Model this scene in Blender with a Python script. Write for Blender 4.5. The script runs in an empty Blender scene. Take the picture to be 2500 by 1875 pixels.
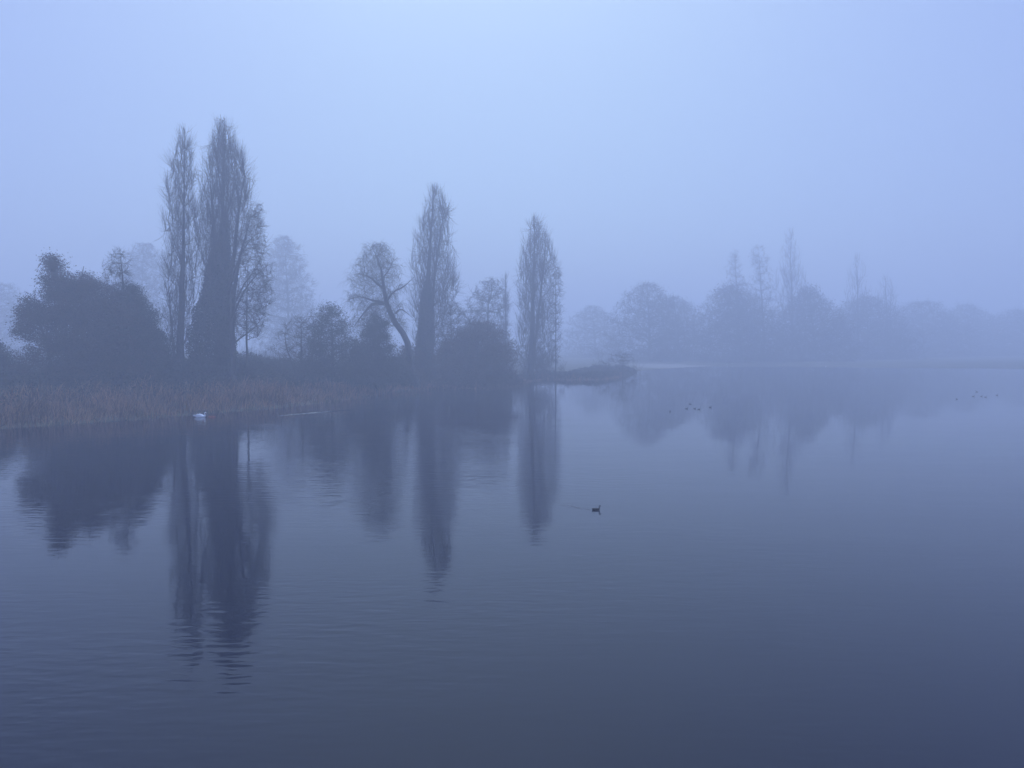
import bpy, math, random
import numpy as np

# ------------------------------------------------------------------ camera, world, light
sc = bpy.context.scene
C = sc.collection
FPX, HZ, CAMH = 1962.0, 840.0, 6.5            # focal length and horizon row of the photograph, eye height (m)
PITCH = math.atan((937.5 - HZ) / FPX)
cam_d = bpy.data.cameras.new('camera'); cam = bpy.data.objects.new('camera', cam_d); C.objects.link(cam)
cam_d.sensor_width = 36; cam_d.lens = 36 * FPX / 2500
cam_d.clip_start = 0.1; cam_d.clip_end = 5000
cam.location = (0, 0, CAMH); cam.rotation_euler = (math.radians(90) - PITCH, 0, 0)
sc.camera = cam

SUN_EL, SUN_AZ = math.radians(51), math.radians(-4)
ZENITH = 2.8
world = bpy.data.worlds.new("World"); sc.world = world; world.use_nodes = True
wn, wl = world.node_tree.nodes, world.node_tree.links
wn.clear()
sky = wn.new('ShaderNodeTexSky'); sky.sky_type = 'NISHITA'; sky.sun_disc = False
sky.sun_elevation = SUN_EL; sky.sun_rotation = SUN_AZ
sky.air_density = 1.0; sky.dust_density = 3.0; sky.ozone_density = 1.0
tint = wn.new('ShaderNodeMix'); tint.data_type = 'RGBA'; tint.blend_type = 'MULTIPLY'; tint.inputs[0].default_value = 1
tint.inputs[7].default_value = (1.04, 1.42, 1.36, 1)
cloud = wn.new('ShaderNodeMix'); cloud.data_type = 'RGBA'; cloud.inputs[0].default_value = 0.55
cloud.inputs[7].default_value = (3.25, 4.05, 8.6, 1)       # even overcast veil
bg = wn.new('ShaderNodeBackground'); bg.inputs[1].default_value = 0.10
wo = wn.new('ShaderNodeOutputWorld')
# an overcast sky is brighter overhead than near the horizon
gm = wn.new('ShaderNodeTexCoord'); sx = wn.new('ShaderNodeSeparateXYZ'); zr = wn.new('ShaderNodeMapRange'); zr.interpolation_type = 'SMOOTHSTEP'
zr.inputs[1].default_value = 0.50; zr.inputs[2].default_value = 0.95; zr.inputs[3].default_value = 1.0; zr.inputs[4].default_value = ZENITH
vs = wn.new('ShaderNodeVectorMath'); vs.operation = 'SCALE'
wl.new(gm.outputs['Generated'], sx.inputs[0]); wl.new(sx.outputs[2], zr.inputs[0]); wl.new(zr.outputs[0], vs.inputs['Scale'])
wl.new(sky.outputs[0], tint.inputs[6]); wl.new(tint.outputs[2], cloud.inputs[6])
# the veil turns slightly more violet to either side
ab = wn.new('ShaderNodeMath'); ab.operation = 'ABSOLUTE'; sr = wn.new('ShaderNodeMapRange'); sr.inputs[1].default_value = 0.15; sr.inputs[2].default_value = 0.6
vio = wn.new('ShaderNodeMix'); vio.data_type = 'RGBA'; vio.blend_type = 'MULTIPLY'; vio.inputs[7].default_value = (0.96, 0.91, 1.03, 1)
wl.new(sx.outputs[0], ab.inputs[0]); wl.new(ab.outputs[0], sr.inputs[0]); wl.new(sr.outputs[0], vio.inputs[0]); wl.new(cloud.outputs[2], vio.inputs[6])
wl.new(vio.outputs[2], vs.inputs[0]); wl.new(vs.outputs[0], bg.inputs[0]); wl.new(bg.outputs[0], wo.inputs[0])

sun_d = bpy.data.lights.new('sun', 'SUN'); sun = bpy.data.objects.new('sun', sun_d); C.objects.link(sun)
sun_d.energy = 0.7; sun_d.angle = math.radians(22); sun_d.color = (0.72, 0.86, 1.0)
sun.rotation_euler = (-(math.pi / 2 - SUN_EL), 0, -SUN_AZ); sun.location = (0, 0, 60)

sc.view_settings.view_transform = 'Standard'; sc.view_settings.look = 'None'
sc.view_settings.exposure = -0.02; sc.view_settings.gamma = 1.0
sc.cycles.use_denoising = True
sc.cycles.denoiser = 'OPENIMAGEDENOISE'
sc.cycles.max_bounces = 10; sc.cycles.diffuse_bounces = 2; sc.cycles.glossy_bounces = 3
sc.cycles.volume_bounces = 5; sc.cycles.transmission_bounces = 2; sc.cycles.transparent_max_bounces = 4
sc.cycles.caustics_reflective = False; sc.cycles.caustics_refractive = False
HAZE_DENSITY = 0.0048

rng = np.random.default_rng(7)

# ------------------------------------------------------------------ where a photograph pixel lies in the world
SP, CP = math.sin(PITCH), math.cos(PITCH)
def ray(px, py):
    cx, cy = (px - 1250) / FPX, (937.5 - py) / FPX
    return cx, cy * SP + CP, cy * CP - SP
def ground_at(px, py, z=0.0):
    x, y, w = ray(px, py); t = (z - CAMH) / w
    return x * t, y * t
def plane_at(px, py, Y):
    x, y, w = ray(px, py); t = Y / y
    return x * t, CAMH + w * t

# ------------------------------------------------------------------ materials
def mat(name, c1, c2, scale=1.0, rough=0.9, island=0.0, coord='Object', spec=0.2):
    m = bpy.data.materials.new(name); m.use_nodes = True
    n, l = m.node_tree.nodes, m.node_tree.links
    b = n['Principled BSDF']; b.inputs['Roughness'].default_value = rough
    b.inputs['Specular IOR Level'].default_value = spec
    tc = n.new('ShaderNodeTexCoord'); no = n.new('ShaderNodeTexNoise'); no.inputs['Scale'].default_value = scale
    no.inputs['Detail'].default_value = 5
    l.new(tc.outputs[coord], no.inputs['Vector'])
    rp = n.new('ShaderNodeValToRGB'); rp.color_ramp.elements[0].position = 0.35; rp.color_ramp.elements[1].position = 0.65
    rp.color_ramp.elements[0].color = (*c1, 1); rp.color_ramp.elements[1].color = (*c2, 1)
    if island:
        ge = n.new('ShaderNodeNewGeometry'); ma = n.new('ShaderNodeMath'); ma.operation = 'MULTIPLY_ADD'
        ma.inputs[1].default_value = island; ad = n.new('ShaderNodeMath'); ad.operation = 'SUBTRACT'; ad.inputs[1].default_value = island / 2
        l.new(ge.outputs['Random Per Island'], ma.inputs[0]); l.new(no.outputs['Fac'], ma.inputs[2])
        l.new(ma.outputs[0], ad.inputs[0]); l.new(ad.outputs[0], rp.inputs[0])
    else:
        l.new(no.outputs['Fac'], rp.inputs[0])
    l.new(rp.outputs[0], b.inputs['Base Color'])
    return m
M_bark = mat('bark', (0.035, 0.030, 0.026), (0.075, 0.064, 0.055), 3.0)
M_twig = mat('twig_bark', (0.045, 0.036, 0.030), (0.095, 0.075, 0.060), 2.0, island=0.5)
M_rust = mat('rusty_twigs', (0.060, 0.036, 0.024), (0.125, 0.075, 0.048), 0.8, island=0.5)
M_leaf = mat('dark_leaves', (0.022, 0.030, 0.018), (0.060, 0.062, 0.036), 0.6, island=0.5)
M_dead = mat('dead_leaves', (0.045, 0.033, 0.024), (0.105, 0.070, 0.045), 0.5, island=0.5)
M_willow = mat('willow_twigs', (0.070, 0.065, 0.035), (0.130, 0.115, 0.060), 1.0, island=0.4)
M_reed = mat('dry_reed', (0.10, 0.052, 0.026), (0.44, 0.24, 0.12), 0.45, island=0.45)
M_scrub = mat('bramble_leaves', (0.020, 0.028, 0.017), (0.070, 0.060, 0.035), 0.3, island=0.5)
M_white = mat('white_feathers', (0.90, 0.90, 0.89), (0.95, 0.95, 0.94), 6.0, 0.7)
M_dark = mat('dark_feathers', (0.010, 0.010, 0.012), (0.030, 0.028, 0.028), 9.0, 0.6)
M_bill = mat('orange_bill', (0.55, 0.16, 0.03), (0.65, 0.22, 0.05), 20.0, 0.5)
M_rustleaf = mat('wet_rust_leaves', (0.30, 0.055, 0.025), (0.55, 0.14, 0.06), 3.0, 0.6, island=0.5)

# ------------------------------------------------------------------ tagging and mesh building
def tag(o, label=None, cat=None, group=None, kind=None):
    if label: o['label'] = label
    if cat: o['category'] = cat
    if group: o['group'] = group
    if kind: o['kind'] = kind
    return o
def empty(name, loc):
    o = bpy.data.objects.new(name, None); C.objects.link(o); o.location = loc; o.empty_display_size = 0.5
    return o
class MB:
    """collects vertex and quad arrays, links them as one mesh object"""
    def __init__(s): s.v, s.f, s.n = [], [], 0
    def add(s, v, f):
        s.v.append(np.asarray(v, float).reshape(-1, 3)); s.f.append(np.asarray(f, np.int64) + s.n); s.n += len(s.v[-1])
    def build(s, name, m, parent=None, smooth=False):
        me = bpy.data.meshes.new(name)
        V = np.concatenate(s.v); F = np.concatenate(s.f)
        me.vertices.add(len(V)); me.vertices.foreach_set('co', V.astype(np.float32).ravel())
        me.loops.add(F.size); me.loops.foreach_set('vertex_index', F.astype(np.int32).ravel())
        me.polygons.add(len(F)); me.polygons.foreach_set('loop_start', np.arange(0, F.size, 4, dtype=np.int32))
        if smooth: me.polygons.foreach_set('use_smooth', np.ones(len(F), bool))
        me.materials.append(m); me.update(calc_edges=True); me.validate()
        o = bpy.data.objects.new(name, me); C.objects.link(o)
        if parent: o.parent = parent
        return o
def norm(a): return a / (np.linalg.norm(a, axis=-1, keepdims=True) + 1e-9)
def tubes(mb, P, R, sides):
    """P (N,K,3) polylines with radii R (N,K)"""
    N, K, _ = P.shape
    if N == 0: return
    T = norm(np.gradient(P, axis=1))
    ref = norm(rng.normal(size=(N, 1, 3)))
    U = norm(np.cross(T, ref)); W = np.cross(T, U)
    a = np.arange(sides) * 2 * math.pi / sides
    V = P[:, :, None] + R[:, :, None, None] * (U[:, :, None] * np.cos(a)[None, None, :, None] + W[:, :, None] * np.sin(a)[None, None, :, None])
    base = (np.arange(N) * K * sides)[:, None, None]; k = (np.arange(K - 1) * sides)[None, :, None]; j = np.arange(sides)[None, None, :]
    j2 = (j + 1) % sides
    F = np.stack([base + k + j, base + k + j2, base + k + sides + j2, base + k + sides + j], -1).reshape(-1, 4)
    mb.add(V.reshape(-1, 3), F)
def leaf_quads(mb, P, size, flat=0.0, aspect=0.6):
    N = len(P)
    n = rng.normal(size=(N, 3)); n[:, 2] += flat; n = norm(n)
    u = norm(np.cross(n, rng.normal(size=(N, 3)))); w = np.cross(n, u)
    s = size * rng.uniform(0.5, 1.3, (N, 1))
    V = np.stack([P - u * s * aspect, P - w * s, P + u * s * aspect, P + w * s], 1) + rng.normal(size=(N, 4, 3)) * s[:, None] * 0.15
    mb.add(V.reshape(-1, 3), np.arange(4 * N).reshape(-1, 4))

# ------------------------------------------------------------------ land and water
SHORE_PX = [(-1200, 1180), (-500, 1100), (-150, 1062), (0, 1048), (200, 1034), (350, 1024), (488, 1011), (600, 1003), (700, 995), (860, 975),
            (960, 958), (1060, 951), (1180, 951), (1262, 944), (1285, 932), (1330, 927), (1400, 928), (1470, 927), (1530, 919), (1560, 905),
            (1650, 898), (1750, 893), (1900, 893), (2100, 895), (2300, 897), (2500, 898), (2900, 902), (3600, 906)]
shore = np.array([ground_at(*p) for p in SHORE_PX])
far = 560.0
land = np.array(list(map(tuple, shore)) + [(far + 60, shore[-1][1]), (far + 60, far + 460), (-far - 60, far + 460), (-far - 60, shore[0][1])])
def shore_dist(x, y):
    """signed distance to the water's edge, positive on land"""
    x = np.asarray(x, float); y = np.asarray(y, float)
    p = np.stack([x, y], -1)
    d = np.full(x.shape, 1e9)
    ln = np.vstack([land[-1:], shore, land[len(shore):len(shore) + 1]])
    for a, b in zip(ln[:-1], ln[1:]):
        ab = b - a; t = np.clip(((p - a) @ ab) / (ab @ ab), 0, 1)
        d = np.minimum(d, np.linalg.norm(p - a - t[..., None] * ab, axis=-1))
    ins = np.zeros(x.shape, bool); q = land
    for i in range(len(q)):
        x1, y1 = q[i]; x2, y2 = q[i - 1]
        if y1 == y2: continue
        c = ((y1 > y) != (y2 > y)) & (x < (x2 - x1) * (y - y1) / (y2 - y1) + x1)
        ins ^= c
    return np.where(ins, d, -d)
def lump(x, y):
    return (np.sin(x * 0.31 + 1.7 * np.sin(y * 0.13)) * np.sin(y * 0.27 + 1.3 * np.sin(x * 0.17)) +
            0.5 * np.sin(x * 0.83 + y * 0.41 + 2) * np.sin(y * 0.71 - x * 0.29))
def ground_z(x, y):
    x = np.asarray(x, float); y = np.asarray(y, float)
    d = shore_dist(x, y)
    top = np.interp(x, [-20, -6, 4, 60], [2.1, 1.3, 0.55, 0.7])
    s = np.clip((d + 0.5) / 22, 0, 1); s = s * s * (3 - 2 * s)
    up = 0.12 + top * s + 0.10 * lump(x, y) * np.clip(d / 6, 0, 1)
    return np.where(d > 0, up * np.clip(d / 0.6, 0, 1) ** 0.5, np.maximum(-1.4, d * 0.6))
def axis(breaks):
    out = []
    for a, b, s in breaks: out += list(np.arange(a, b, s))
    out.append(breaks[-1][1]); return np.array(out)
gx = axis([(-600, -120, 12), (-120, 120, 1.5), (120, 600, 12)])
gy = axis([(-90, 40, 10), (40, 180, 1.5), (180, 300, 3), (300, 1000, 14)])
GX, GY = np.meshgrid(gx, gy)
GZ = ground_z(GX, GY)
mb = MB(); nx, ny = len(gx), len(gy)
ii = (np.arange(ny - 1)[:, None] * nx + np.arange(nx - 1)[None]).ravel()
mb.add(np.stack([GX, GY, GZ], -1).reshape(-1, 3), np.stack([ii, ii + 1, ii + nx + 1, ii + nx], -1))
M_ground = mat('winter_grass', (0.050, 0.048, 0.026), (0.120, 0.105, 0.060), 0.35, coord='Object')
def pale_shore(m):
    # a pale gravel beach on the far spit, set by where it lies on the ground
    n, l = m.node_tree.nodes, m.node_tree.links
    ge = n.new('ShaderNodeNewGeometry'); vs = n.new('ShaderNodeVectorMath'); vs.operation = 'SUBTRACT'
    x0, y0 = ground_at(1670, 897); vs.inputs[1].default_value = (x0, y0 + 4, 0)
    vm = n.new('ShaderNodeVectorMath'); vm.operation = 'MULTIPLY'; vm.inputs[1].default_value = (1 / 19.0, 1 / 16.0, 0)
    ln = n.new('ShaderNodeVectorMath'); ln.operation = 'LENGTH'
    no = n.new('ShaderNodeTexNoise'); no.inputs['Scale'].default_value = 0.25
    ad = n.new('ShaderNodeMath'); ad.operation = 'ADD'
    mr = n.new('ShaderNodeMapRange'); mr.inputs[1].default_value = 1.5; mr.inputs[2].default_value = 1.25
    mx = n.new('ShaderNodeMix'); mx.data_type = 'RGBA'; mx.inputs[7].default_value = (0.24, 0.22, 0.19, 1)
    b = n['Principled BSDF']; old = b.inputs['Base Color'].links[0].from_socket
    l.new(ge.outputs['Position'], vs.inputs[0]); l.new(vs.outputs[0], vm.inputs[0]); l.new(vm.outputs[0], ln.inputs[0])
    l.new(ge.outputs['Position'], no.inputs['Vector']); l.new(ln.outputs['Value'], ad.inputs[0]); l.new(no.outputs['Fac'], ad.inputs[1])
    l.new(ad.outputs[0], mr.inputs[0]); l.new(mr.outputs[0], mx.inputs[0]); l.new(old, mx.inputs[6]); l.new(mx.outputs[2], b.inputs['Base Color'])
pale_shore(M_ground)
tag(mb.build('ground', M_ground, smooth=True), kind='structure')

def make_water():
    m = bpy.data.materials.new('lake_water'); m.use_nodes = True
    n, l = m.node_tree.nodes, m.node_tree.links
    b = n['Principled BSDF']
    b.inputs['Base Color'].default_value = (0.001, 0.003, 0.016, 1); b.inputs['Roughness'].default_value = 0.02
    b.inputs['IOR'].default_value = 1.333
    ge = n.new('ShaderNodeNewGeometry')
    def mapped(sx, sy, rot):
        mp = n.new('ShaderNodeMapping'); mp.inputs['Scale'].default_value = (sx, sy, 1); mp.inputs['Rotation'].default_value = (0, 0, math.radians(rot))
        l.new(ge.outputs['Position'], mp.inputs['Vector']); return mp
    def noise(mp, detail, dist=0.0):
        no = n.new('ShaderNodeTexNoise'); no.inputs['Scale'].default_value = 1; no.inputs['Detail'].default_value = detail
        no.inputs['Distortion'].default_value = dist; l.new(mp.outputs[0], no.inputs['Vector']); return no
    def M(op, a, bb):
        x = n.new('ShaderNodeMath'); x.operation = op
        for i, q in enumerate((a, bb)):
            if isinstance(q, (int, float)): x.inputs[i].default_value = q
            else: l.new(q, x.inputs[i])
        return x.outputs[0]
    r1 = noise(mapped(0.85, 2.9, 6), 1.0, 0.3)
    r2 = noise(mapped(2.2, 5.5, -9), 1.0)
    r3 = noise(mapped(0.16, 0.35, 12), 2.0)
    patch = noise(mapped(0.05, 0.07, 20), 3.0)
    pr = n.new('ShaderNodeMapRange'); pr.inputs[1].default_value = 0.40; pr.inputs[2].default_value = 0.64; pr.inputs[3].default_value = 0.25; pr.inputs[4].default_value = 1.9
    l.new(patch.outputs['Fac'], pr.inputs[0])
    h = M('ADD', M('MULTIPLY', r1.outputs['Fac'], 0.0105), M('MULTIPLY', r2.outputs['Fac'], 0.0042))
    sg = n.new('ShaderNodeSeparateXYZ'); l.new(ge.outputs['Position'], sg.inputs[0])
    lee = n.new('ShaderNodeMapRange'); lee.inputs[1].default_value = 0; lee.inputs[2].default_value = 10; lee.inputs[3].default_value = 1; lee.inputs[4].default_value = 0.15
    l.new(sg.outputs[0], lee.inputs[0]); h = M('MULTIPLY', M('MULTIPLY', h, pr.outputs[0]), lee.outputs[0])
    h = M('ADD', h, M('MULTIPLY', r3.outputs['Fac'], 0.008))
    bp = n.new('ShaderNodeBump'); bp.inputs['Strength'].default_value = 1; bp.inputs['Distance'].default_value = 1.0
    l.new(h, bp.inputs['Height']); l.new(bp.outputs[0], b.inputs['Normal'])
    return m
mb = MB()
wx = np.linspace(-600, 600, 25); wy = np.linspace(-90, 1000, 25); WX, WY = np.meshgrid(wx, wy)
ii = (np.arange(24)[:, None] * 25 + np.arange(24)[None]).ravel()
mb.add(np.stack([WX, WY, WX * 0], -1).reshape(-1, 3), np.stack([ii, ii + 1, ii + 26, ii + 25], -1))
M_water = make_water()
tag(mb.build('water', M_water), kind='structure')
def wake(pa, pb, w0, w1, amp):
    # short steep ripples left behind a swimming bird, standing a little proud of the flat water
    (xa, ya), (xb, yb) = ground_at(*pa), ground_at(*pb)
    L = math.hypot(xb - xa, yb - ya); e = np.array([(xb - xa) / L, (yb - ya) / L]); nrm = np.array([-e[1], e[0]])
    nu, nv = int(L / 0.05), 34
    u, v = np.meshgrid(np.linspace(0, 1, nu), np.linspace(-1, 1, nv)); w = w0 + (w1 - w0) * u + 0.06 * np.sin(u * 40) + 0.05 * np.sin(u * 93 + 1)
    X = xa + e[0] * u * L + nrm[0] * v * w; Y_ = ya + e[1] * u * L + nrm[1] * v * w
    s_ = v * w; win = np.clip(1 - v ** 2, 0, 1) * np.clip(u * 12, 0, 1) * np.clip((1 - u) * 1.4, 0, 1)
    Z = win * amp * (0.5 + 0.9 * u) * (0.6 + 0.5 * np.sin(s_ * 26 + 5 * np.sin(u * L * 1.3) + u * 9) + 0.35 * np.sin(u * L * 9 + 4 * np.sin(s_ * 7)) + 0.25 * np.sin(u * L * 21 - s_ * 30)) - 0.003
    m_ = MB(); i_ = (np.arange(nv - 1)[:, None] * nu + np.arange(nu - 1)[None]).ravel()
    m_.add(np.stack([X, Y_, Z], -1).reshape(-1, 3), np.stack([i_, i_ + 1, i_ + nu + 1, i_ + nu], -1))
    tag(m_.build('water_ripples', M_water, smooth=True), kind='structure')
wake((668, 1016), (874, 999), 0.22, 0.85, 0.044)
wake((1446, 1246), (1350, 1228), 0.04, 0.35, 0.020)

# ------------------------------------------------------------------ trees
def along(line, K):
    line = np.asarray(line, float); s = np.r_[0, np.cumsum(np.linalg.norm(np.diff(line[:, :3], axis=0), axis=1))]
    t = np.linspace(0, s[-1], K); out = np.stack([np.interp(t, s, line[:, i]) for i in range(line.shape[1])], 1)
    return out
def smooth_line(a):
    b = a.copy(); b[1:-1] = (a[:-2] + 2 * a[1:-1] + a[2:]) / 4; return b
def grow(QP, QT, QR, T, rise, lam, K, wig, tip, r_tip, r_scale, tipup, start=0.6):
    """branches from the best point of the structure (QP points, QT tangents, QR radii) to each target T"""
    D = T[:, None] - QP[None]
    h = np.linalg.norm(D[..., :2], axis=-1); dist = np.linalg.norm(D, axis=-1)
    cost = dist + lam * np.abs(D[..., 2] - rise * h) + (dist < 0.15) * 50
    i = cost.argmin(1); A = QP[i]; d = T - A; L = np.linalg.norm(d, axis=1, keepdims=True); dn = d / (L + 1e-9)
    t0 = norm(dn + QT[i] * start) * L; t1 = norm(dn + np.array([0, 0, tipup])) * L
    s = np.linspace(0, 1, K)[None, :, None]
    P = ((2 * s**3 - 3 * s**2 + 1) * A[:, None] + (s**3 - 2 * s**2 + s) * t0[:, None] + (-2 * s**3 + 3 * s**2) * T[:, None] + (s**3 - s**2) * t1[:, None])
    w = rng.normal(size=P.shape) * wig * L[:, None] * np.sin(s * math.pi * 0.9 + 0.1) ; w[:, 0] = 0
    P = P + w
    r0 = np.minimum(QR[i] * 0.75, r_scale * L[:, 0] + r_tip)
    R = r0[:, None] * (1 - s[0, :, 0][None]) ** 0.8 + r_tip
    return P, R
def spawn(P, R, n, length, ang, up, K=3, wig=0.25, r0=0.02, r1=0.008, tmin=0.25):
    N, KK, _ = P.shape
    t = rng.uniform(tmin, 1, (N, n)) * (KK - 1); k = np.minimum(t.astype(int), KK - 2); f = (t - k)[..., None]
    idx = np.arange(N)[:, None]
    A = P[idx, k] * (1 - f) + P[idx, k + 1] * f; T = norm(P[idx, k + 1] - P[idx, k])
    A = A.reshape(-1, 3); T = T.reshape(-1, 3); M = len(A)
    side = norm(np.cross(T, rng.normal(size=(M, 3)))); a = np.radians(ang) * rng.uniform(0.6, 1.4, (M, 1))
    d = T * np.cos(a) + side * np.sin(a); L = length * rng.uniform(0.5, 1.4, (M, 1)) / (K - 1)
    out = [A]; p = A
    for q in range(K - 1):
        d = norm(d + np.array([0, 0, up]) + rng.normal(size=(M, 3)) * wig); p = p + d * L; out.append(p)
    PP = np.stack(out, 1); RR = np.linspace(r0, r1, K)[None].repeat(M, 0)
    return PP, RR

def tree(name, label, cat, Y, outline, trunks, kind, scale=1.0, group=None, ivy=None, dens=None, leaves=None, mats=None, tw=None, limbs=(), root_px=None):
    """outline: (row, left, right) pixels of the crown; trunks: polylines (px, py, radius m); all stand at distance Y, with real depth"""
    ol = sorted(outline)
    zs, xl, xr = [], [], []
    for (py, a, b) in ol:
        x0, z0 = plane_at(a, py, Y); x1, _ = plane_at(b, py, Y); zs.append(z0); xl.append(x0); xr.append(x1)
    zs, xl, xr = map(np.array, (zs[::-1], xl[::-1], xr[::-1]))
    bx = plane_at(trunks[0][0][0], trunks[0][0][1], Y)[0]; bz = float(ground_z(np.array([bx]), np.array([Y]))[0]) - 0.1
    org = np.array([bx, Y, bz]); root = empty(name, org)
    tag(root, label, cat, group)
    # trunks
    TP, TR = [], []
    for ti, tr in enumerate(list(trunks) + list(limbs)):
        pts = []
        yo = 0.0; dy = rng.normal() * 0.25
        for j, (px, py, r) in enumerate(tr):
            x, z = plane_at(px, py, Y)
            if ti < len(trunks) and j == 0: z = bz
            if ti >= len(trunks): yo = dy * j * 1.6
            pts.append((x - org[0], yo + (rng.normal() * r * 0.6 if j else 0), z - org[2], r))
        K = 14 if ti < len(trunks) else 8
        ln = smooth_line(along(pts, K))
        ln[1:, :3] += rng.normal(size=(K - 1, 3)) * ln[1:, 3:4] * 0.22
        TP.append(ln[:, :3]); TR.append(ln[:, 3])
    mbt = MB()
    for p, r in zip(TP, TR):
        if len(p) == 14: r = r.copy(); r[0] *= 1.5; r[1] *= 1.1
        tubes(mbt, p[None], r[None], 8)
    QP = np.concatenate(TP); QT = np.concatenate([norm(np.gradient(p, axis=0)) for p in TP]); QR = np.concatenate(TR)
    ph = rng.uniform(0, 6, 3); rag = dict(poplar=0.13, tree=0.16, bush=0.24, willow=0.22)[kind] * (1.7 if Y > 180 else 1.0)
    def targets(m, inner=0.0, shrink=1.0, zlo=0.0, power=0.5):
        w = np.maximum(xr - xl, 0.05); zz = np.linspace(zs[0], zs[-1], 200); ww = np.interp(zz, zs, w)
        z = np.interp(rng.random(m), np.r_[0, np.cumsum(ww)][1:] / ww.sum(), zz)
        a, b = np.interp(z, zs, xl), np.interp(z, zs, xr); c, hw = (a + b) / 2, (b - a) / 2 * shrink
        rad = inner + (1 - inner) * rng.random(m) ** power; th = rng.uniform(0, 2 * math.pi, m)
        sc_ = 1.6 if kind == 'poplar' else 1.0
        jag = 1 + rag * (np.sin(z * 1.3 / sc_ + 3 * np.cos(th) + ph[0]) * np.sin(z * 0.8 + 4 * th + ph[1]) + 0.7 * np.sin(z * 3.1 / sc_ + 7 * th + ph[2])) + rng.normal(size=m) * 0.05
        z = z + (rag * 1.2 * np.sin(5 * th + z + ph[1]) if kind != 'poplar' else 0)
        x = c + hw * rad * np.cos(th) * jag; y = Y + np.minimum(hw * 0.9, 7) * rad * np.sin(th) * jag
        return np.stack([x, y, z], 1) - org
    area = float(np.sum((zs[1:] - zs[:-1]) * ((xr - xl)[1:] + (xr - xl)[:-1]) / 2))
    k = dict(poplar=dict(n=15.0, rise=5.0, lam=0.7, up=0.30, ang=13, tl=1.5, m=4, wig=0.018, tipup=0.35, tw=0.07),
             tree=dict(n=11.0, rise=0.9, lam=0.25, up=0.04, ang=38, tl=0.8, m=4, wig=0.08, tipup=0.1),
             bush=dict(n=11.0, rise=1.1, lam=0.2, up=0.10, ang=36, tl=0.85, m=5, wig=0.06, tipup=0.2),
             willow=dict(n=11.0, rise=0.7, lam=0.25, up=-0.12, ang=50, tl=0.9, m=3, wig=0.09, tipup=-0.2))[kind]
    n3 = int(area * (dens or k['n'])); n2 = int(n3 / 8); n1 = max(7, int(n2 / (5 if kind == 'poplar' else 8)))
    rt = 0.008 * scale
    T1 = targets(n1, 0.5, 0.8)
    P1, R1 = grow(QP, QT, QR, T1, k['rise'], k['lam'], 8, k['wig'] * 0.6, 0, 0.02 * scale, 0.013 if kind == 'poplar' else 0.016, k['tipup'], 0.9)
    tubes(mbt, P1, R1, 5)
    QP2 = np.concatenate([QP, P1[:, 1:].reshape(-1, 3)]); QT2 = np.concatenate([QT, norm(np.gradient(P1, axis=1))[:, 1:].reshape(-1, 3)]); QR2 = np.concatenate([QR, R1[:, 1:].ravel()])
    T2 = targets(n2, 0.2, 0.93)
    P2, R2 = grow(QP2, QT2, QR2, T2, k['rise'], k['lam'], 6, k['wig'], 0, 0.013 * scale, 0.012, k['tipup'])
    mbc = MB(); tubes(mbc, P2, R2, 4)
    QP3 = np.concatenate([P1[:, 2:].reshape(-1, 3), P2[:, 1:].reshape(-1, 3)]); QT3 = np.concatenate([norm(np.gradient(P1, axis=1))[:, 2:].reshape(-1, 3), norm(np.gradient(P2, axis=1))[:, 1:].reshape(-1, 3)])
    QR3 = np.concatenate([R1[:, 2:].ravel(), R2[:, 1:].ravel()])
    T3 = targets(n3, 0.1, 1.02, power=0.6)
    P3, R3 = [], []
    for c in np.array_split(T3, max(1, len(T3) // 300)):
        p, r = grow(QP3, QT3, QR3, c, k['rise'], k['lam'], 4, k['wig'] * 1.3, 0, rt * 1.3, 0.010, k['tipup']); P3.append(p); R3.append(r)
    P3, R3 = np.concatenate(P3), np.concatenate(R3)
    tubes(mbc, P3, R3, 3)
    P4, R4 = spawn(P3, R3, k['m'] if tw is None else tw, k['tl'] * (scale ** 0.4), k['ang'], k['up'], 3, k.get('tw', 0.2), rt * 1.4, rt * 0.7)
    keep = P4[:, -1, 2] < zs[-1] - org[2] + 0.25; P4, R4 = P4[keep], R4[keep]
    if kind == 'willow':
        P5, R5 = spawn(P4, R4, 2, 0.9, 35, -0.5, 4, 0.10, rt, rt * 0.6); tubes(mbc, P5, R5, 3)
    tubes(mbc, P4, R4, 3)
    if leaves:
        cnt, size, spread = leaves[:3]
        base = P4.reshape(-1, 3)
        q = base[rng.integers(0, len(base), cnt)] + rng.normal(size=(cnt, 3)) * spread
        # deep leaves close the inside of the crown
        q2 = targets(cnt // 3, 0.0, 0.80, power=0.6)
        nl = max(12, int(area * 0.9)); lc = targets(nl, 0.55, 0.98, power=0.5); lr = rng.uniform(0.35, 1.0, nl) * (1.0 if Y < 180 else 2.2)
        li = rng.choice(nl, cnt // 2, p=lr ** 2 / (lr ** 2).sum()); dd = norm(rng.normal(size=(cnt // 2, 3))) * rng.random((cnt // 2, 1)) ** 0.4
        q3 = lc[li] + dd * lr[li, None] * np.array([1.15, 1.15, 0.75]) + rng.normal(size=(cnt // 2, 3)) * 0.08
        q = np.concatenate([q, q2 + rng.normal(size=q2.shape) * spread, q3])
        leaf_quads(mbc, q[q[:, 2] > -0.2], size)
    mats = mats or (M_bark, M_twig)
    mbt.build('trunk', mats[0], root, True); mbc.build('crown', mats[1], root)
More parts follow.
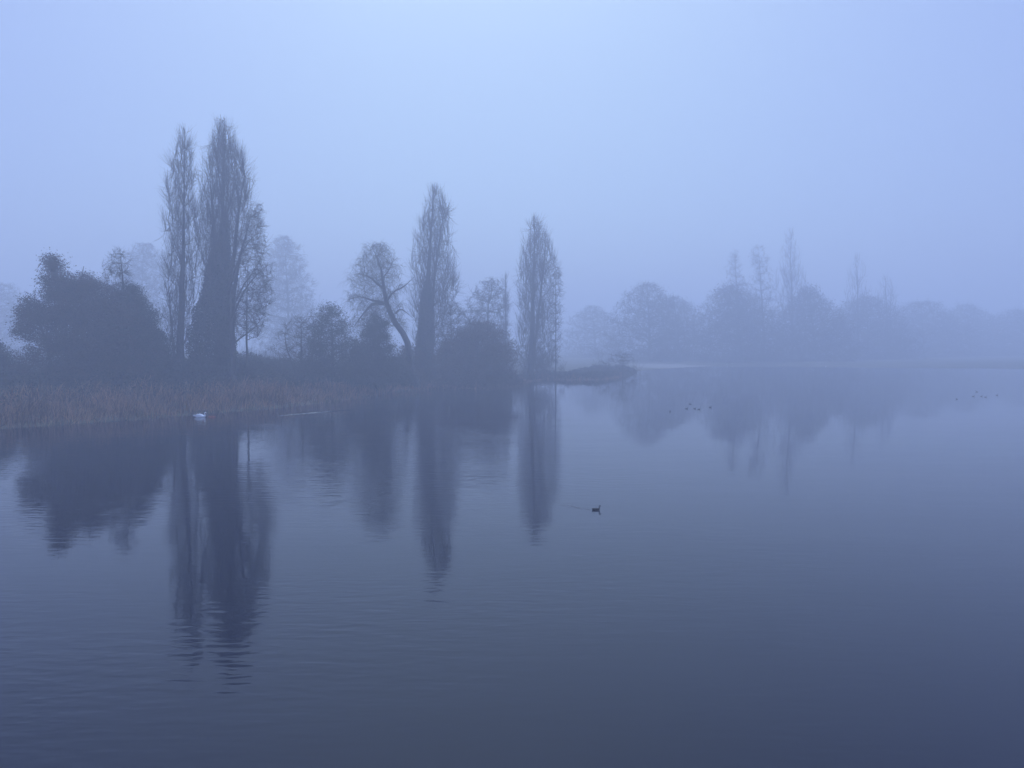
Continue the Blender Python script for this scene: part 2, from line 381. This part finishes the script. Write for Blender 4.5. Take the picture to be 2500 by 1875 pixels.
    if ivy:
        iz = [plane_at(0, r[0], Y)[1] - org[2] for r in ivy][::-1]; il = [plane_at(r[1], r[0], Y)[0] - org[0] for r in ivy][::-1]; ir = [plane_at(r[2], r[0], Y)[0] - org[0] for r in ivy][::-1]
        m = int(44000); g = np.linspace(iz[0], iz[-1], 100); w = np.interp(g, iz, np.array(ir) - np.array(il)) ** 1.3; z = np.interp(rng.random(m), np.cumsum(w) / w.sum(), g) + rng.normal(size=m) * .2; a, b = np.interp(z, iz, il), np.interp(z, iz, ir)
        th = rng.uniform(0, 2 * math.pi, m); rad = 0.25 + 0.8 * rng.random(m) ** 0.5
        bump = 1 + 0.16 * np.sin(z * 1.7 + 2 * th) * np.sin(3 * th + z)
        q = np.stack([(a + b) / 2 + (b - a) / 2 * rad * np.cos(th) * bump, (b - a) / 2 * 0.85 * rad * np.sin(th) * bump, z], 1)
        mi = MB(); leaf_quads(mi, q, 0.11); mi.build('ivy', M_leaf, root)
    return root

D_ = 'bare_tree'
# the poplars
tree('poplar_tree', 'slender bare poplar with a narrow crown, left neighbour of the tallest poplar', 'poplar', 94,
     [(305, 447, 452), (330, 438, 459), (370, 430, 468), (410, 411, 472), (460, 407, 474), (520, 405, 480), (600, 404, 484), (680, 403, 484), (760, 402, 470), (850, 415, 458)],
     [[(438, 905, .48), (441, 800, .38), (446, 720, .30), (449, 600, .19), (450, 450, .08), (450, 315, .015)], [(430, 895, .16), (418, 790, .12), (410, 690, .015)]],
     'poplar', group='bare poplars on the bank')
tree('poplar_tree', 'tallest bare poplar, its lower trunk wrapped in a wide dark cone of ivy', 'poplar', 95,
     [(284, 544, 549), (300, 538, 553), (325, 525, 560), (355, 515, 580), (400, 500, 600), (435, 492, 614), (470, 492, 612), (524, 484, 604), (587, 480, 590), (650, 490, 585), (740, 500, 580), (820, 490, 585)],
     [[(540, 925, .75), (543, 800, .68), (546, 640, .48), (547, 480, .22), (547, 380, .10), (547, 295, .015)], [(541, 900, .4), (532, 720, .3), (520, 520, .14), (512, 430, .04)], [(545, 900, .4), (560, 700, .3), (582, 520, .14), (596, 430, .04)]],
     'poplar', dens=24, group='bare poplars on the bank',
     ivy=[(520, 541, 556), (600, 528, 562), (630, 512, 566), (700, 496, 568), (756, 474, 566), (820, 467, 572), (870, 465, 582), (935, 464, 590)])
tree('poplar_tree', 'middle bare poplar rising behind the leaning willow, ivy round its trunk', 'poplar', 126,
     [(446, 1055, 1059), (474, 1048, 1080), (490, 1044, 1096), (510, 1035, 1101), (547, 1024, 1096), (583, 1014, 1098), (619, 1007, 1108), (655, 1005, 1118), (691, 1003, 1122), (727, 1004, 1118), (782, 1010, 1085), (854, 1015, 1070)],
     [[(1036, 925, .62), (1040, 800, .54), (1045, 690, .36), (1050, 600, .20), (1056, 520, .08), (1057, 452, .02)], [(1040, 860, .3), (1062, 660, .2), (1080, 540, .07)]],
     'poplar', scale=1.15, dens=12, group='bare poplars on the bank',
     ivy=[(690, 1036, 1052), (740, 1026, 1056), (800, 1020, 1058), (860, 1016, 1060), (925, 1012, 1064)])
tree('poplar_tree', 'bare poplar at the tip of the reedy bank, right of the middle poplar', 'poplar', 142.5,
     [(520, 1303, 1308), (552, 1290, 1325), (588, 1281, 1346), (625, 1270, 1354), (661, 1266, 1358), (697, 1263, 1350), (733, 1264, 1348), (805, 1264, 1348), (860, 1262, 1352), (905, 1268, 1345)],
     [[(1295, 932, .5), (1298, 820, .44), (1302, 700, .26), (1305, 600, .12), (1305, 528, .02)], [(1297, 880, .25), (1322, 700, .17), (1332, 600, .06)]],
     'poplar', scale=1.25, dens=11, group='bare poplars on the bank')
tree('poplar_tree', 'very thin distant poplar spire poking above the round misty tree', 'poplar', 180,
     [(662, 1232, 1236), (690, 1229, 1240), (760, 1226, 1243), (860, 1224, 1245)],
     [[(1235, 925, .3), (1235, 800, .22), (1234, 670, .02)]], 'poplar', scale=1.3, dens=7, group='bare poplars on the bank')
# trees by the left poplars
tree('bare_tree', 'broad bare tree with spreading boughs against the right side of the tallest poplar', 'tree', 92,
     [(497, 632, 646), (530, 596, 640), (570, 588, 652), (620, 580, 655), (680, 574, 664), (730, 574, 668), (780, 578, 650), (820, 582, 640)],
     [[(572, 925, .35), (566, 800, .30), (570, 700, .22), (592, 600, .12), (612, 530, .04)], [(602, 905, .13), (602, 800, .10), (603, 720, .05), (606, 640, .02)]],
     'tree', dens=25,
     limbs=[[(560, 800, .16), (580, 745, .12), (612, 690, .08), (650, 655, .03)], [(556, 720, .15), (576, 660, .11), (602, 610, .07), (640, 572, .02)],
            [(562, 850, .12), (588, 822, .09), (618, 806, .05), (645, 770, .02)], [(558, 770, .14), (590, 700, .09), (628, 640, .03)]])
# willow
tree('willow_tree', 'leaning bare willow with a crooked trunk, rounded crown and hanging twigs', 'willow', 114,
     [(590, 908, 942), (603, 888, 955), (640, 864, 972), (680, 850, 980), (720, 850, 980), (760, 856, 990), (800, 860, 1002)],
     [[(1016, 900, .55), (1000, 850, .46), (982, 812, .42), (967, 782, .42), (946, 760, .40), (937, 735, .33), (937, 695, .22), (933, 651, .13), (919, 630, .07), (910, 605, .02)]],
     'willow', scale=1.0, mats=(M_bark, M_willow),
     limbs=[[(938, 742, .26), (908, 742, .19), (898, 757, .14), (885, 776, .10), (868, 802, .03)], [(936, 738, .20), (905, 733, .14), (880, 722, .06), (856, 733, .03)],
            [(937, 705, .22), (915, 685, .17), (893, 672, .12), (878, 665, .06), (860, 668, .03)], [(941, 742, .20), (952, 720, .15), (970, 710, .12), (990, 703, .08), (1002, 690, .05), (1014, 681, .02)],
            [(966, 765, .16), (975, 752, .10), (992, 764, .05), (1004, 775, .02)], [(935, 680, .12), (955, 655, .07), (965, 630, .03)]])
# bushes and small trees on the left bank
tree('large_bush', 'massive dark rounded bush, largest on the left bank', 'bush', 86,
     [(672, 185, 215), (700, 142, 262), (740, 112, 318), (800, 98, 345), (870, 92, 365), (940, 86, 375)],
     [[(215, 945, .35), (210, 860, .28), (200, 720, .05)], [(215, 945, .2), (150, 850, .15), (130, 780, .04)], [(215, 945, .2), (280, 850, .15), (310, 780, .04)]],
     'bush', leaves=(95000, .075, .28), mats=(M_bark, M_dead), group='bushes on the left bank')
tree('large_bush', 'dark bush sloping down to the slender poplar, right half of the big thicket', 'bush', 88,
     [(700, 302, 330), (730, 275, 350), (780, 262, 382), (830, 252, 405), (890, 250, 428), (940, 250, 436)],
     [[(345, 945, .3), (340, 860, .24), (325, 740, .05)], [(345, 945, .2), (380, 850, .12), (390, 820, .04)]],
     'bush', leaves=(65000, .075, .28), mats=(M_bark, M_leaf), group='bushes on the left bank')
tree('small_tree', 'ragged leafy sapling top sprouting above the left side of the massive bush', 'tree', 85,
     [(624, 120, 130), (640, 112, 147), (670, 114, 166), (700, 106, 180), (730, 104, 190)],
     [[(165, 925, .2), (160, 800, .15), (145, 700, .08), (128, 640, .02)], [(165, 900, .12), (185, 760, .08), (205, 650, .03)]],
     'tree', leaves=(3800, .09, .3), mats=(M_bark, M_dead))
tree('small_tree', 'thin bare tree with a straight stem and fan of twigs above the big thicket', 'tree', 89,
     [(604, 286, 294), (620, 264, 314), (650, 252, 320), (690, 242, 322), (730, 240, 330)],
     [[(306, 925, .2), (303, 800, .16), (300, 700, .11), (294, 620, .02)]],
     'tree', scale=0.9, dens=15)
tree('small_tree', 'leaning ragged tree reaching out left from the massive bush', 'tree', 84,
     [(728, 64, 80), (745, 48, 98), (770, 38, 106), (800, 34, 106), (818, 44, 80)],
     [[(128, 940, .2), (118, 850, .16), (98, 790, .1), (70, 755, .03)]],
     'tree', leaves=(3300, .09, .3), mats=(M_bark, M_dead))
tree('bush', 'low dark bush cut by the left edge of the photo', 'bush', 84,
     [(850, -35, 0), (868, -50, 16), (900, -60, 24), (945, -70, 26)],
     [[(-20, 950, .15), (-20, 900, .1), (-20, 860, .03)]], 'bush', leaves=(20000, .08, .4), mats=(M_bark, M_leaf), group='bushes on the left bank')
tree('bush', 'rounded bare shrub right of the tall poplars, pale and twiggy', 'bush', 101,
     [(768, 715, 752), (790, 695, 776), (820, 676, 795), (860, 662, 805), (912, 650, 810)],
     [[(735, 930, .2), (735, 860, .14), (735, 790, .03)], [(735, 930, .14), (765, 850, .08), (770, 800, .03)], [(735, 930, .14), (700, 850, .08), (695, 820, .03)]], 'bush', tw=5, group='bushes on the left bank')
tree('bush', 'dark ragged-topped bush between the pale shrub and the conical bush', 'bush', 100,
     [(747, 797, 826), (768, 768, 836), (790, 758, 850), (820, 745, 868), (870, 725, 895), (920, 715, 905)],
     [[(812, 930, .22), (812, 860, .16), (810, 770, .03)], [(812, 930, .14), (780, 850, .08), (775, 800, .03)]], 'bush', leaves=(13000, .08, .3), mats=(M_bark, M_leaf), group='bushes on the left bank')
tree('bush', 'dense dark conical bush under the willow crown', 'bush', 103,
     [(766, 908, 922), (785, 894, 938), (815, 874, 952), (850, 862, 966), (890, 850, 984), (935, 840, 1000)],
     [[(916, 935, .25), (916, 860, .18), (916, 780, .03)]], 'bush', leaves=(26000, .08, .28), mats=(M_bark, M_leaf), group='bushes on the left bank')
tree('bush', 'pale tangle of bare twigs right of the middle poplar', 'bush', 123,
     [(738, 1078, 1118), (760, 1064, 1148), (800, 1060, 1166), (860, 1055, 1172), (925, 1050, 1180)],
     [[(1105, 935, .2), (1105, 860, .14), (1100, 770, .03)], [(1105, 935, .14), (1140, 850, .08), (1150, 790, .03)]], 'bush', scale=1.2, dens=13, group='bushes on the left bank')
tree('bush', 'wide rusty brown bush overhanging the water at the tip of the bank', 'bush', 119.5,
     [(784, 1172, 1196), (800, 1160, 1216), (818, 1100, 1232), (850, 1062, 1262), (900, 1040, 1268), (930, 1030, 1276), (952, 1030, 1280)],
     [[(1165, 948, .25), (1165, 880, .18), (1165, 820, .03)], [(1165, 948, .16), (1110, 880, .1), (1095, 850, .03)], [(1165, 948, .16), (1220, 880, .1), (1240, 850, .03)]],
     'bush', scale=1.2, leaves=(40000, .09, .32), mats=(M_bark, M_rust), group='bushes on the left bank')
tree('bush', 'sparse pale scrub round the foot of the bank-tip poplar', 'bush', 146,
     [(838, 1285, 1320), (856, 1272, 1345), (890, 1262, 1372), (932, 1258, 1395)],
     [[(1310, 930, .12), (1310, 900, .1), (1305, 860, .03)]], 'bush', scale=1.2, dens=7, group='bushes on the left bank')
tree('bush', 'low dark scrubby bush at the foot of the leaning willow', 'bush', 117,
     [(846, 985, 1010), (870, 972, 1040), (905, 965, 1060), (945, 960, 1070)],
     [[(1010, 940, .12), (1010, 900, .1), (1000, 865, .03)]], 'bush', leaves=(8000, .09, .5), dens=8, mats=(M_bark, M_dead), group='bushes on the left bank')
tree('round_tree', 'round-topped misty bare tree between the middle poplar and the bank-tip poplar', 'tree', 164,
     [(677, 1182, 1208), (690, 1162, 1230), (720, 1142, 1242), (760, 1132, 1245), (850, 1124, 1250), (890, 1124, 1250)],
     [[(1190, 925, .45), (1190, 840, .35), (1192, 740, .12)]], 'tree', scale=1.7, dens=8)
tree('bare_tree', 'slim bare tree on a straight pole-like stem, touching the bank-tip poplar on its right', 'tree', 147,
     [(622, 1348, 1358), (660, 1342, 1370), (720, 1334, 1376), (800, 1332, 1374), (885, 1340, 1368)],
     [[(1357, 932, .12), (1357, 850, .10), (1357, 740, .07), (1354, 630, .02)]], 'tree', scale=1.2, dens=9)
tree('bush', 'low flat-topped shrub at the end of the low scrubby spit', 'bush', 158,
     [(858, 1508, 1530), (872, 1480, 1552), (892, 1430, 1575), (921, 1390, 1582)],
     [[(1520, 925, .15), (1520, 905, .08), (1518, 866, .02)]], 'bush', scale=1.2, dens=5, mats=(M_bark, M_twig))
# trees fading into the fog
def ghost(label, Y, ol, kind='tree', name='misty_tree', dn=None, lv=(9000, .22, .6), cat='tree', tw=4):
    ys = [o[0] for o in ol]; b = max(ol); t = min(ol); cx = (b[1] + b[2]) / 2; tx = (t[1] + t[2]) / 2
    zx, _ = ground_at(cx, 895); top = t[0]; mid = (top + 900) / 2
    tree(name, label, cat, Y, ol, [[(cx, 900, .45), (cx * .7 + tx * .3, mid, .3), (tx, top + 8, .03)]], kind, scale=1.8, dens=dn or (7.5 if lv else 9.0), leaves=lv, tw=tw, group='trees fading into the fog')
ghost('faint tree in the mist behind the massive bush and the slender poplar', 250, [(592, 330, 372), (640, 296, 398), (690, 275, 412), (760, 255, 420), (880, 250, 430)], lv=None)
ghost('faint tall tree in the mist just right of the tallest poplar', 250, [(575, 682, 706), (605, 655, 735), (660, 642, 752), (740, 630, 775), (820, 620, 795), (880, 615, 800)], lv=None)
ghost('faint far tree at the left edge of the photo, above the low bush', 270, [(690, -40, 30), (740, -80, 60), (820, -90, 80), (880, -90, 90)], lv=None)
ghost('rounded misty tree standing alone above the scrubby spit', 265, [(690, 1565, 1595), (708, 1535, 1620), (745, 1508, 1658), (800, 1482, 1690), (888, 1462, 1710)], lv=(4000, .22, .9))
ghost('low misty tree filling the gap right of the rounded one', 285, [(722, 1632, 1655), (752, 1602, 1705), (810, 1580, 1740), (888, 1570, 1750)], lv=(4000, .22, .9))
ghost('low faint tree between the bank-tip poplar and the rounded misty tree', 340, [(745, 1430, 1460), (775, 1395, 1505), (830, 1370, 1540), (885, 1360, 1550)], lv=None)
ghost('big dark misty tree mass behind the pale gravel shore', 262, [(695, 1762, 1790), (720, 1735, 1835), (765, 1708, 1880), (820, 1692, 1930), (894, 1680, 1945)], lv=(12000, .24, 1.0))
ghost('ragged misty tree top, left of the two tall ones over the big mass', 282, [(608, 1788, 1798), (632, 1778, 1812), (665, 1770, 1808), (690, 1772, 1835), (780, 1755, 1850), (888, 1750, 1860)], lv=None, dn=3.2)
ghost('misty tree with a flat broken top beside the tallest far poplar', 284, [(598, 1838, 1866), (625, 1828, 1878), (670, 1836, 1884), (720, 1815, 1905), (800, 1805, 1925), (888, 1800, 1930)], lv=None, dn=3.2)
ghost('tallest far poplar, a ghostly spire near the right third of the photo', 286, [(552, 1924, 1932), (600, 1912, 1948), (650, 1900, 1962), (720, 1894, 1972), (800, 1885, 1985), (886, 1880, 1990)], 'poplar', name='misty_poplar', lv=None, dn=1.8, cat='poplar')
ghost('misty bushy tree at the foot of the tallest far poplar', 268, [(700, 1955, 1985), (735, 1925, 2025), (790, 1895, 2075), (894, 1885, 2100)], lv=(9000, .24, 1.0))
ghost('second far poplar spire, right of the tallest one', 300, [(615, 2086, 2098), (655, 2074, 2112), (720, 2064, 2122), (800, 2058, 2130), (885, 2055, 2135)], 'poplar', name='misty_poplar', lv=None, dn=1.2, cat='poplar')
ghost('third and shortest far poplar spire, rightmost of the three', 310, [(665, 2152, 2170), (705, 2142, 2186), (770, 2132, 2200), (885, 2125, 2210)], 'poplar', name='misty_poplar', lv=None, dn=1.2, cat='poplar')
ghost('wide low misty tree under the second and third spires', 300, [(722, 2100, 2130), (748, 2050, 2180), (800, 2005, 2230), (896, 1990, 2250)], lv=(9000, .24, 1.0))
ghost('wide low misty tree right of the third spire', 345, [(735, 2225, 2275), (762, 2180, 2320), (810, 2140, 2370), (894, 2120, 2390)], lv=(8000, .24, 1.0))
ghost('low misty tree second from the right edge of the photo', 375, [(742, 2345, 2375), (775, 2290, 2430), (820, 2260, 2480), (892, 2250, 2490)], lv=(7000, .24, 1.0))
ghost('low misty tree cut by the right edge of the photo', 390, [(755, 2460, 2520), (790, 2410, 2580), (830, 2385, 2620), (892, 2375, 2630)], lv=(7000, .24, 1.0))

# ------------------------------------------------------------------ reeds and undergrowth
def scatter(m, x0, x1, y0, y1):
    return rng.uniform(x0, x1, m), rng.uniform(y0, y1, m)
def reeds():
    xs, ys = scatter(300000, -110, 22, 40, 160); d = shore_dist(xs, ys)
    wide = np.interp(xs, [-40, -20, -14, -6, 4], [12, 12, 9, 3.0, 2.2]) + 1.2 * lump(xs * 0.8, ys * 0.8)
    ok = (d > -0.5) & (d < wide); xs, ys, d = xs[ok], ys[ok], d[ok]
    z = np.maximum(ground_z(xs, ys), -0.2)
    N = len(xs); hgt = np.interp(xs, [-14, -6], [1.5, 1.0]) * (0.72 + 0.34 * lump(xs * 1.9, ys * 1.9)) * rng.uniform(0.5, 1.3, N) * np.clip(0.55 + d * 0.2, 0.5, 1)
    lean = rng.normal(size=(N, 2)) * rng.choice([0.16, 0.3, 0.8], (N, 1), p=[.5, .35, .15]) + np.array([0.12, -0.05])
    a = rng.uniform(0, math.pi, N); w = rng.uniform(0.018, 0.04, N)
    B = np.stack([xs, ys, z - 0.1], 1); U = np.stack([np.cos(a) * w, np.sin(a) * w, a * 0], 1)
    Mi = B + np.stack([lean[:, 0] * hgt * .35, lean[:, 1] * hgt * .35, hgt * .62], 1); Tp = B + np.stack([lean[:, 0] * hgt * 1.1, lean[:, 1] * hgt * 1.1, hgt + .1], 1)
    V = np.stack([B - U, B + U, Mi - U, Mi + U, Tp - U * .5, Tp + U * .5], 1)
    o = (np.arange(N) * 6)[:, None]
    F = np.concatenate([o + np.array([0, 1, 3, 2]), o + np.array([2, 3, 5, 4])])
    mb = MB(); mb.add(V.reshape(-1, 3), F); tag(mb.build('reeds', M_reed), 'strip of dry rust-brown reeds along the left shore', 'reeds', kind='stuff')
reeds()
def undergrowth():
    mb = MB()
    def leafy(x0, x1, y0, y1, m, dmin, dmax, h, size):
        xs, ys = scatter(m, x0, x1, y0, y1); d = shore_dist(xs, ys); ok = (d > dmin) & (d < dmax); xs, ys, d = xs[ok], ys[ok], d[ok]
        top = h * (0.72 + 0.30 * lump(xs * 1.1 + 3, ys * 1.1)) * np.clip((d - dmin) / 3 + 0.35, 0, 1)
        z = ground_z(xs, ys) + np.maximum(top, 0.15) * rng.random(len(xs)) ** 0.45
        leaf_quads(mb, np.stack([xs, ys, z], 1), size)
        k = len(xs) // 9; i = rng.integers(0, len(xs), k)
        P = np.stack([xs[i], ys[i], ground_z(xs[i], ys[i])], 1); Q = P + np.stack([rng.normal(size=k) * .35, rng.normal(size=k) * .35, np.maximum(top[i], .2) * rng.uniform(.8, 1.35, k)], 1)
        tubes(mb, np.stack([P, (P + Q) / 2 + rng.normal(size=P.shape) * .08, Q], 1), np.tile([.012, .01, .006], (k, 1)), 3)
    leafy(-100, 2, 60, 132, 190000, 8, 34, 2.2, .12)
    leafy(-42, -10, 92, 112, 60000, 9, 30, 3.0, .11)
    leafy(-20, -7, 104, 138, 34000, 2, 30, 2.3, .13)
    leafy(2, 34, 138, 190, 60000, 0.1, 9, 1.35, .15)
    leafy(-8, 4, 112, 145, 26000, 0.3, 30, 1.4, .13)
    tag(mb.build('undergrowth', M_scrub), 'low dark bramble and scrub covering the banks behind the reeds', 'undergrowth', kind='stuff')
undergrowth()

# ------------------------------------------------------------------ birds
def loft(mb, pts, ry, rz, sides=14):
    """one continuous body: centre line in the xz plane, half widths ry (across) and rz (in the plane)"""
    P = np.array([(p[0], 0, p[1]) for p in pts], float); T = norm(np.gradient(P, axis=0))
    Nn = np.stack([-T[:, 2], T[:, 0] * 0, T[:, 0]], 1)
    a = np.arange(sides) * 2 * math.pi / sides
    V = P[:, None] + np.cos(a)[None, :, None] * Nn[:, None] * np.array(rz)[:, None, None] + np.sin(a)[None, :, None] * np.array([0, 1, 0]) * np.array(ry)[:, None, None]
    K = len(P); k = (np.arange(K - 1) * sides)[:, None]; j = np.arange(sides)[None]; j2 = (j + 1) % sides
    mb.add(V.reshape(-1, 3), np.stack([k + j, k + j2, k + sides + j2, k + sides + j], -1).reshape(-1, 4))
def dense(pts, *rs, K=28):
    pts = np.array(pts, float); s = np.linspace(0, len(pts) - 1, K); i = np.arange(len(pts))
    def cr(v):
        v = np.array(v, float); out = []
        for q in s:
            k = min(int(q), len(v) - 2); t = q - k; p0, p1, p2, p3 = v[max(k - 1, 0)], v[k], v[k + 1], v[min(k + 2, len(v) - 1)]
            out.append(0.5 * (2 * p1 + (p2 - p0) * t + (2 * p0 - 5 * p1 + 4 * p2 - p3) * t * t + (3 * p1 - p0 - 3 * p2 + p3) * t ** 3))
        return np.array(out)
    return [cr(pts)] + [np.maximum(cr(r), 0.001) for r in rs]
def swan():
    x, y = ground_at(489, 1018.5); r = empty('swan', (x, y, 0)); tag(r, 'white swan swimming right along the reed edge', 'swan'); r.scale = (1.1, 1.1, 1.1)
    pts = [(-.52, .15), (-.46, .13), (-.30, .09), (-.08, .07), (.16, .06), (.32, .07), (.40, .14), (.385, .24), (.37, .32), (.41, .385), (.47, .375), (.505, .345)]
    ry = [.004, .06, .15, .19, .19, .13, .06, .032, .028, .034, .04, .018]; rz = [.004, .04, .11, .14, .14, .10, .06, .034, .03, .034, .04, .018]
    mb = MB(); loft(mb, *dense(pts, ry, rz, K=44)); mb.build('body', M_white, r, True)
    mb = MB(); loft(mb, *dense([(.495, .352), (.53, .33), (.57, .30)], [.016, .013, .004], [.016, .010, .003], K=6)); mb.build('bill', M_bill, r, True)
    for s in (-1, 1):
        mb = MB(); loft(mb, *dense([(.20, .13), (.10, .17), (-.10, .20), (-.30, .17), (-.50, .13)], [.01, .06, .09, .06, .005], [.01, .06, .075, .05, .006], K=14))
        o = mb.build('wing', M_white, r, True); o.location = (0, s * .10, 0)
    r.rotation_euler = (0, 0, math.radians(-6))
swan()
def duck_root(px, py, label, src=None, s=1.0, rz=0.0, group=None, name='waterbird'):
    x, y = ground_at(px, py)
    if src is None:
        r = empty(name, (x, y, 0))
        pts = [(-.165, .055), (-.14, .045), (-.08, .03), (0, .025), (.07, .025), (.115, .045), (.125, .09), (.122, .13), (.135, .165), (.165, .168), (.185, .155)]
        ry = [.003, .03, .062, .075, .066, .035, .019, .016, .022, .025, .012]; rz2 = [.003, .022, .045, .055, .05, .034, .020, .016, .020, .022, .010]
        mb = MB(); loft(mb, *dense(pts, ry, rz2, K=34)); mb.build('body', M_dark, r, True)
        mb = MB(); loft(mb, *dense([(.180, .158), (.205, .150), (.228, .143)], [.009, .007, .002], [.009, .006, .002], K=5)); mb.build('bill', M_dark, r, True)
    else:
        r = src.copy(); C.objects.link(r); r.location = (x, y, 0)
        for ch in src.children:
            c = ch.copy(); C.objects.link(c); c.parent = r
    r.name = name; r.scale = (s, s, s); r.rotation_euler = (0, 0, rz)
    for k in ('label', 'category', 'group'):
        if k in r: del r[k]
    tag(r, label, 'waterbird', group); return r
g0 = duck_root(1455, 1245, 'dark grebe with upright neck swimming alone on the open water')
fl = [(1636, 1005, 'leftmost, upright bird of the nearer flock of tiny dark waterbirds', math.pi * .5), (1676, 998, 'second bird from the left in the nearer flock of waterbirds', 0),
      (1685, 987, 'faintest and farthest bird of the nearer flock, above the row', 2.6), (1696, 998, 'third bird along the row in the nearer flock of waterbirds', .3),
      (1706, 1000, 'fourth bird along the row in the nearer flock, just behind the third', 0), (1734, 995, 'rightmost bird of the nearer flock of waterbirds', .1)]
for px, py, lb, rz in fl: duck_root(px, py, lb, g0, 0.95, rz, 'small dark waterbirds of the nearer flock')
for (px, py, lb, rz) in fl:
    duck_root(px + 700, py - 30, lb.replace('nearer flock', 'farther flock at the right'), g0, 0.98, rz, 'small dark waterbirds of the farther flock')
def gull(px, py, label, Y=None, s=1.0):
    if Y is None: x, y = ground_at(px, py); z = 0.0
    else:
        x = plane_at(px, py, Y)[0]; y = Y; z = float(ground_z(np.array([x]), np.array([y]))[0]) + .10
    r = empty('gull', (x, y, z)); tag(r, label, 'gull', 'small white gulls')
    mb = MB(); loft(mb, *dense([(-.2, .10), (-.14, .08), (-.04, .06), (.06, .07), (.12, .12), (.15, .16), (.19, .155)], [.004, .03, .06, .055, .03, .028, .01], [.004, .025, .055, .05, .03, .028, .01], K=20)); mb.build('body', M_white, r, True)
    mb = MB(); loft(mb, *dense([(.185, .157), (.21, .15), (.235, .142)], [.008, .006, .002], [.008, .006, .002], K=5)); mb.build('bill', M_bill, r, True)
    r.scale = (s, s, s)
gull(473, 1014.5, 'tiny white gull floating just behind the swan', s=.55)
gull(1775, 890, 'white speck of a gull on the pale far shore', 243, 1.3)
gull(1788, 887, 'second white speck of a gull just right of the one on the pale shore', 247, 1.0)
gull(2016, 895, 'lone white gull at the foot of the far poplars', None, 1.0)
def rust_clump():
    x, y = ground_at(517, 1019); mb = MB()
    q = np.stack([np.clip(rng.normal(size=420), -1.4, 1.4) * .19, np.clip(rng.normal(size=420), -1.4, 1.4) * .12, np.clip(np.abs(rng.normal(size=420)), 0, 1.3) * .08], 1)
    leaf_quads(mb, q, .035)
    P = np.stack([q[:90], q[:90] * [.5, .5, .2] + [0, 0, .02], q[:90] * [.2, .2, 0]], 1); tubes(mb, P, np.tile([.004, .006, .008], (90, 1)), 3)
    o = mb.build('leaf_clump', M_rustleaf); o.location = (x, y, 0.01)
    tag(o, 'small rust-red clump of dead leaves floating in front of the swan', 'leaf clump')
rust_clump()

# ------------------------------------------------------------------ the fog
hm = bpy.data.materials.new('fog'); hm.use_nodes = True
n, l = hm.node_tree.nodes, hm.node_tree.links; n.clear()
pv = n.new('ShaderNodeVolumePrincipled'); out = n.new('ShaderNodeOutputMaterial')
pv.inputs['Color'].default_value = (0.84, 0.88, 1.0, 1); pv.inputs['Density'].default_value = HAZE_DENSITY; pv.inputs['Anisotropy'].default_value = 0.35
l.new(pv.outputs[0], out.inputs['Volume'])
x0, x1, y0, y1, z0, z1 = -640, 640, -110, 1040, -2.6, 49
V = [(x, y, z) for z in (z0, z1) for y in (y0, y1) for x in (x0, x1)]
mb = MB(); mb.add(V, [[0, 2, 3, 1], [4, 5, 7, 6], [0, 1, 5, 4], [2, 6, 7, 3], [0, 4, 6, 2], [1, 3, 7, 5]])
tag(mb.build('haze', hm), kind='stuff')
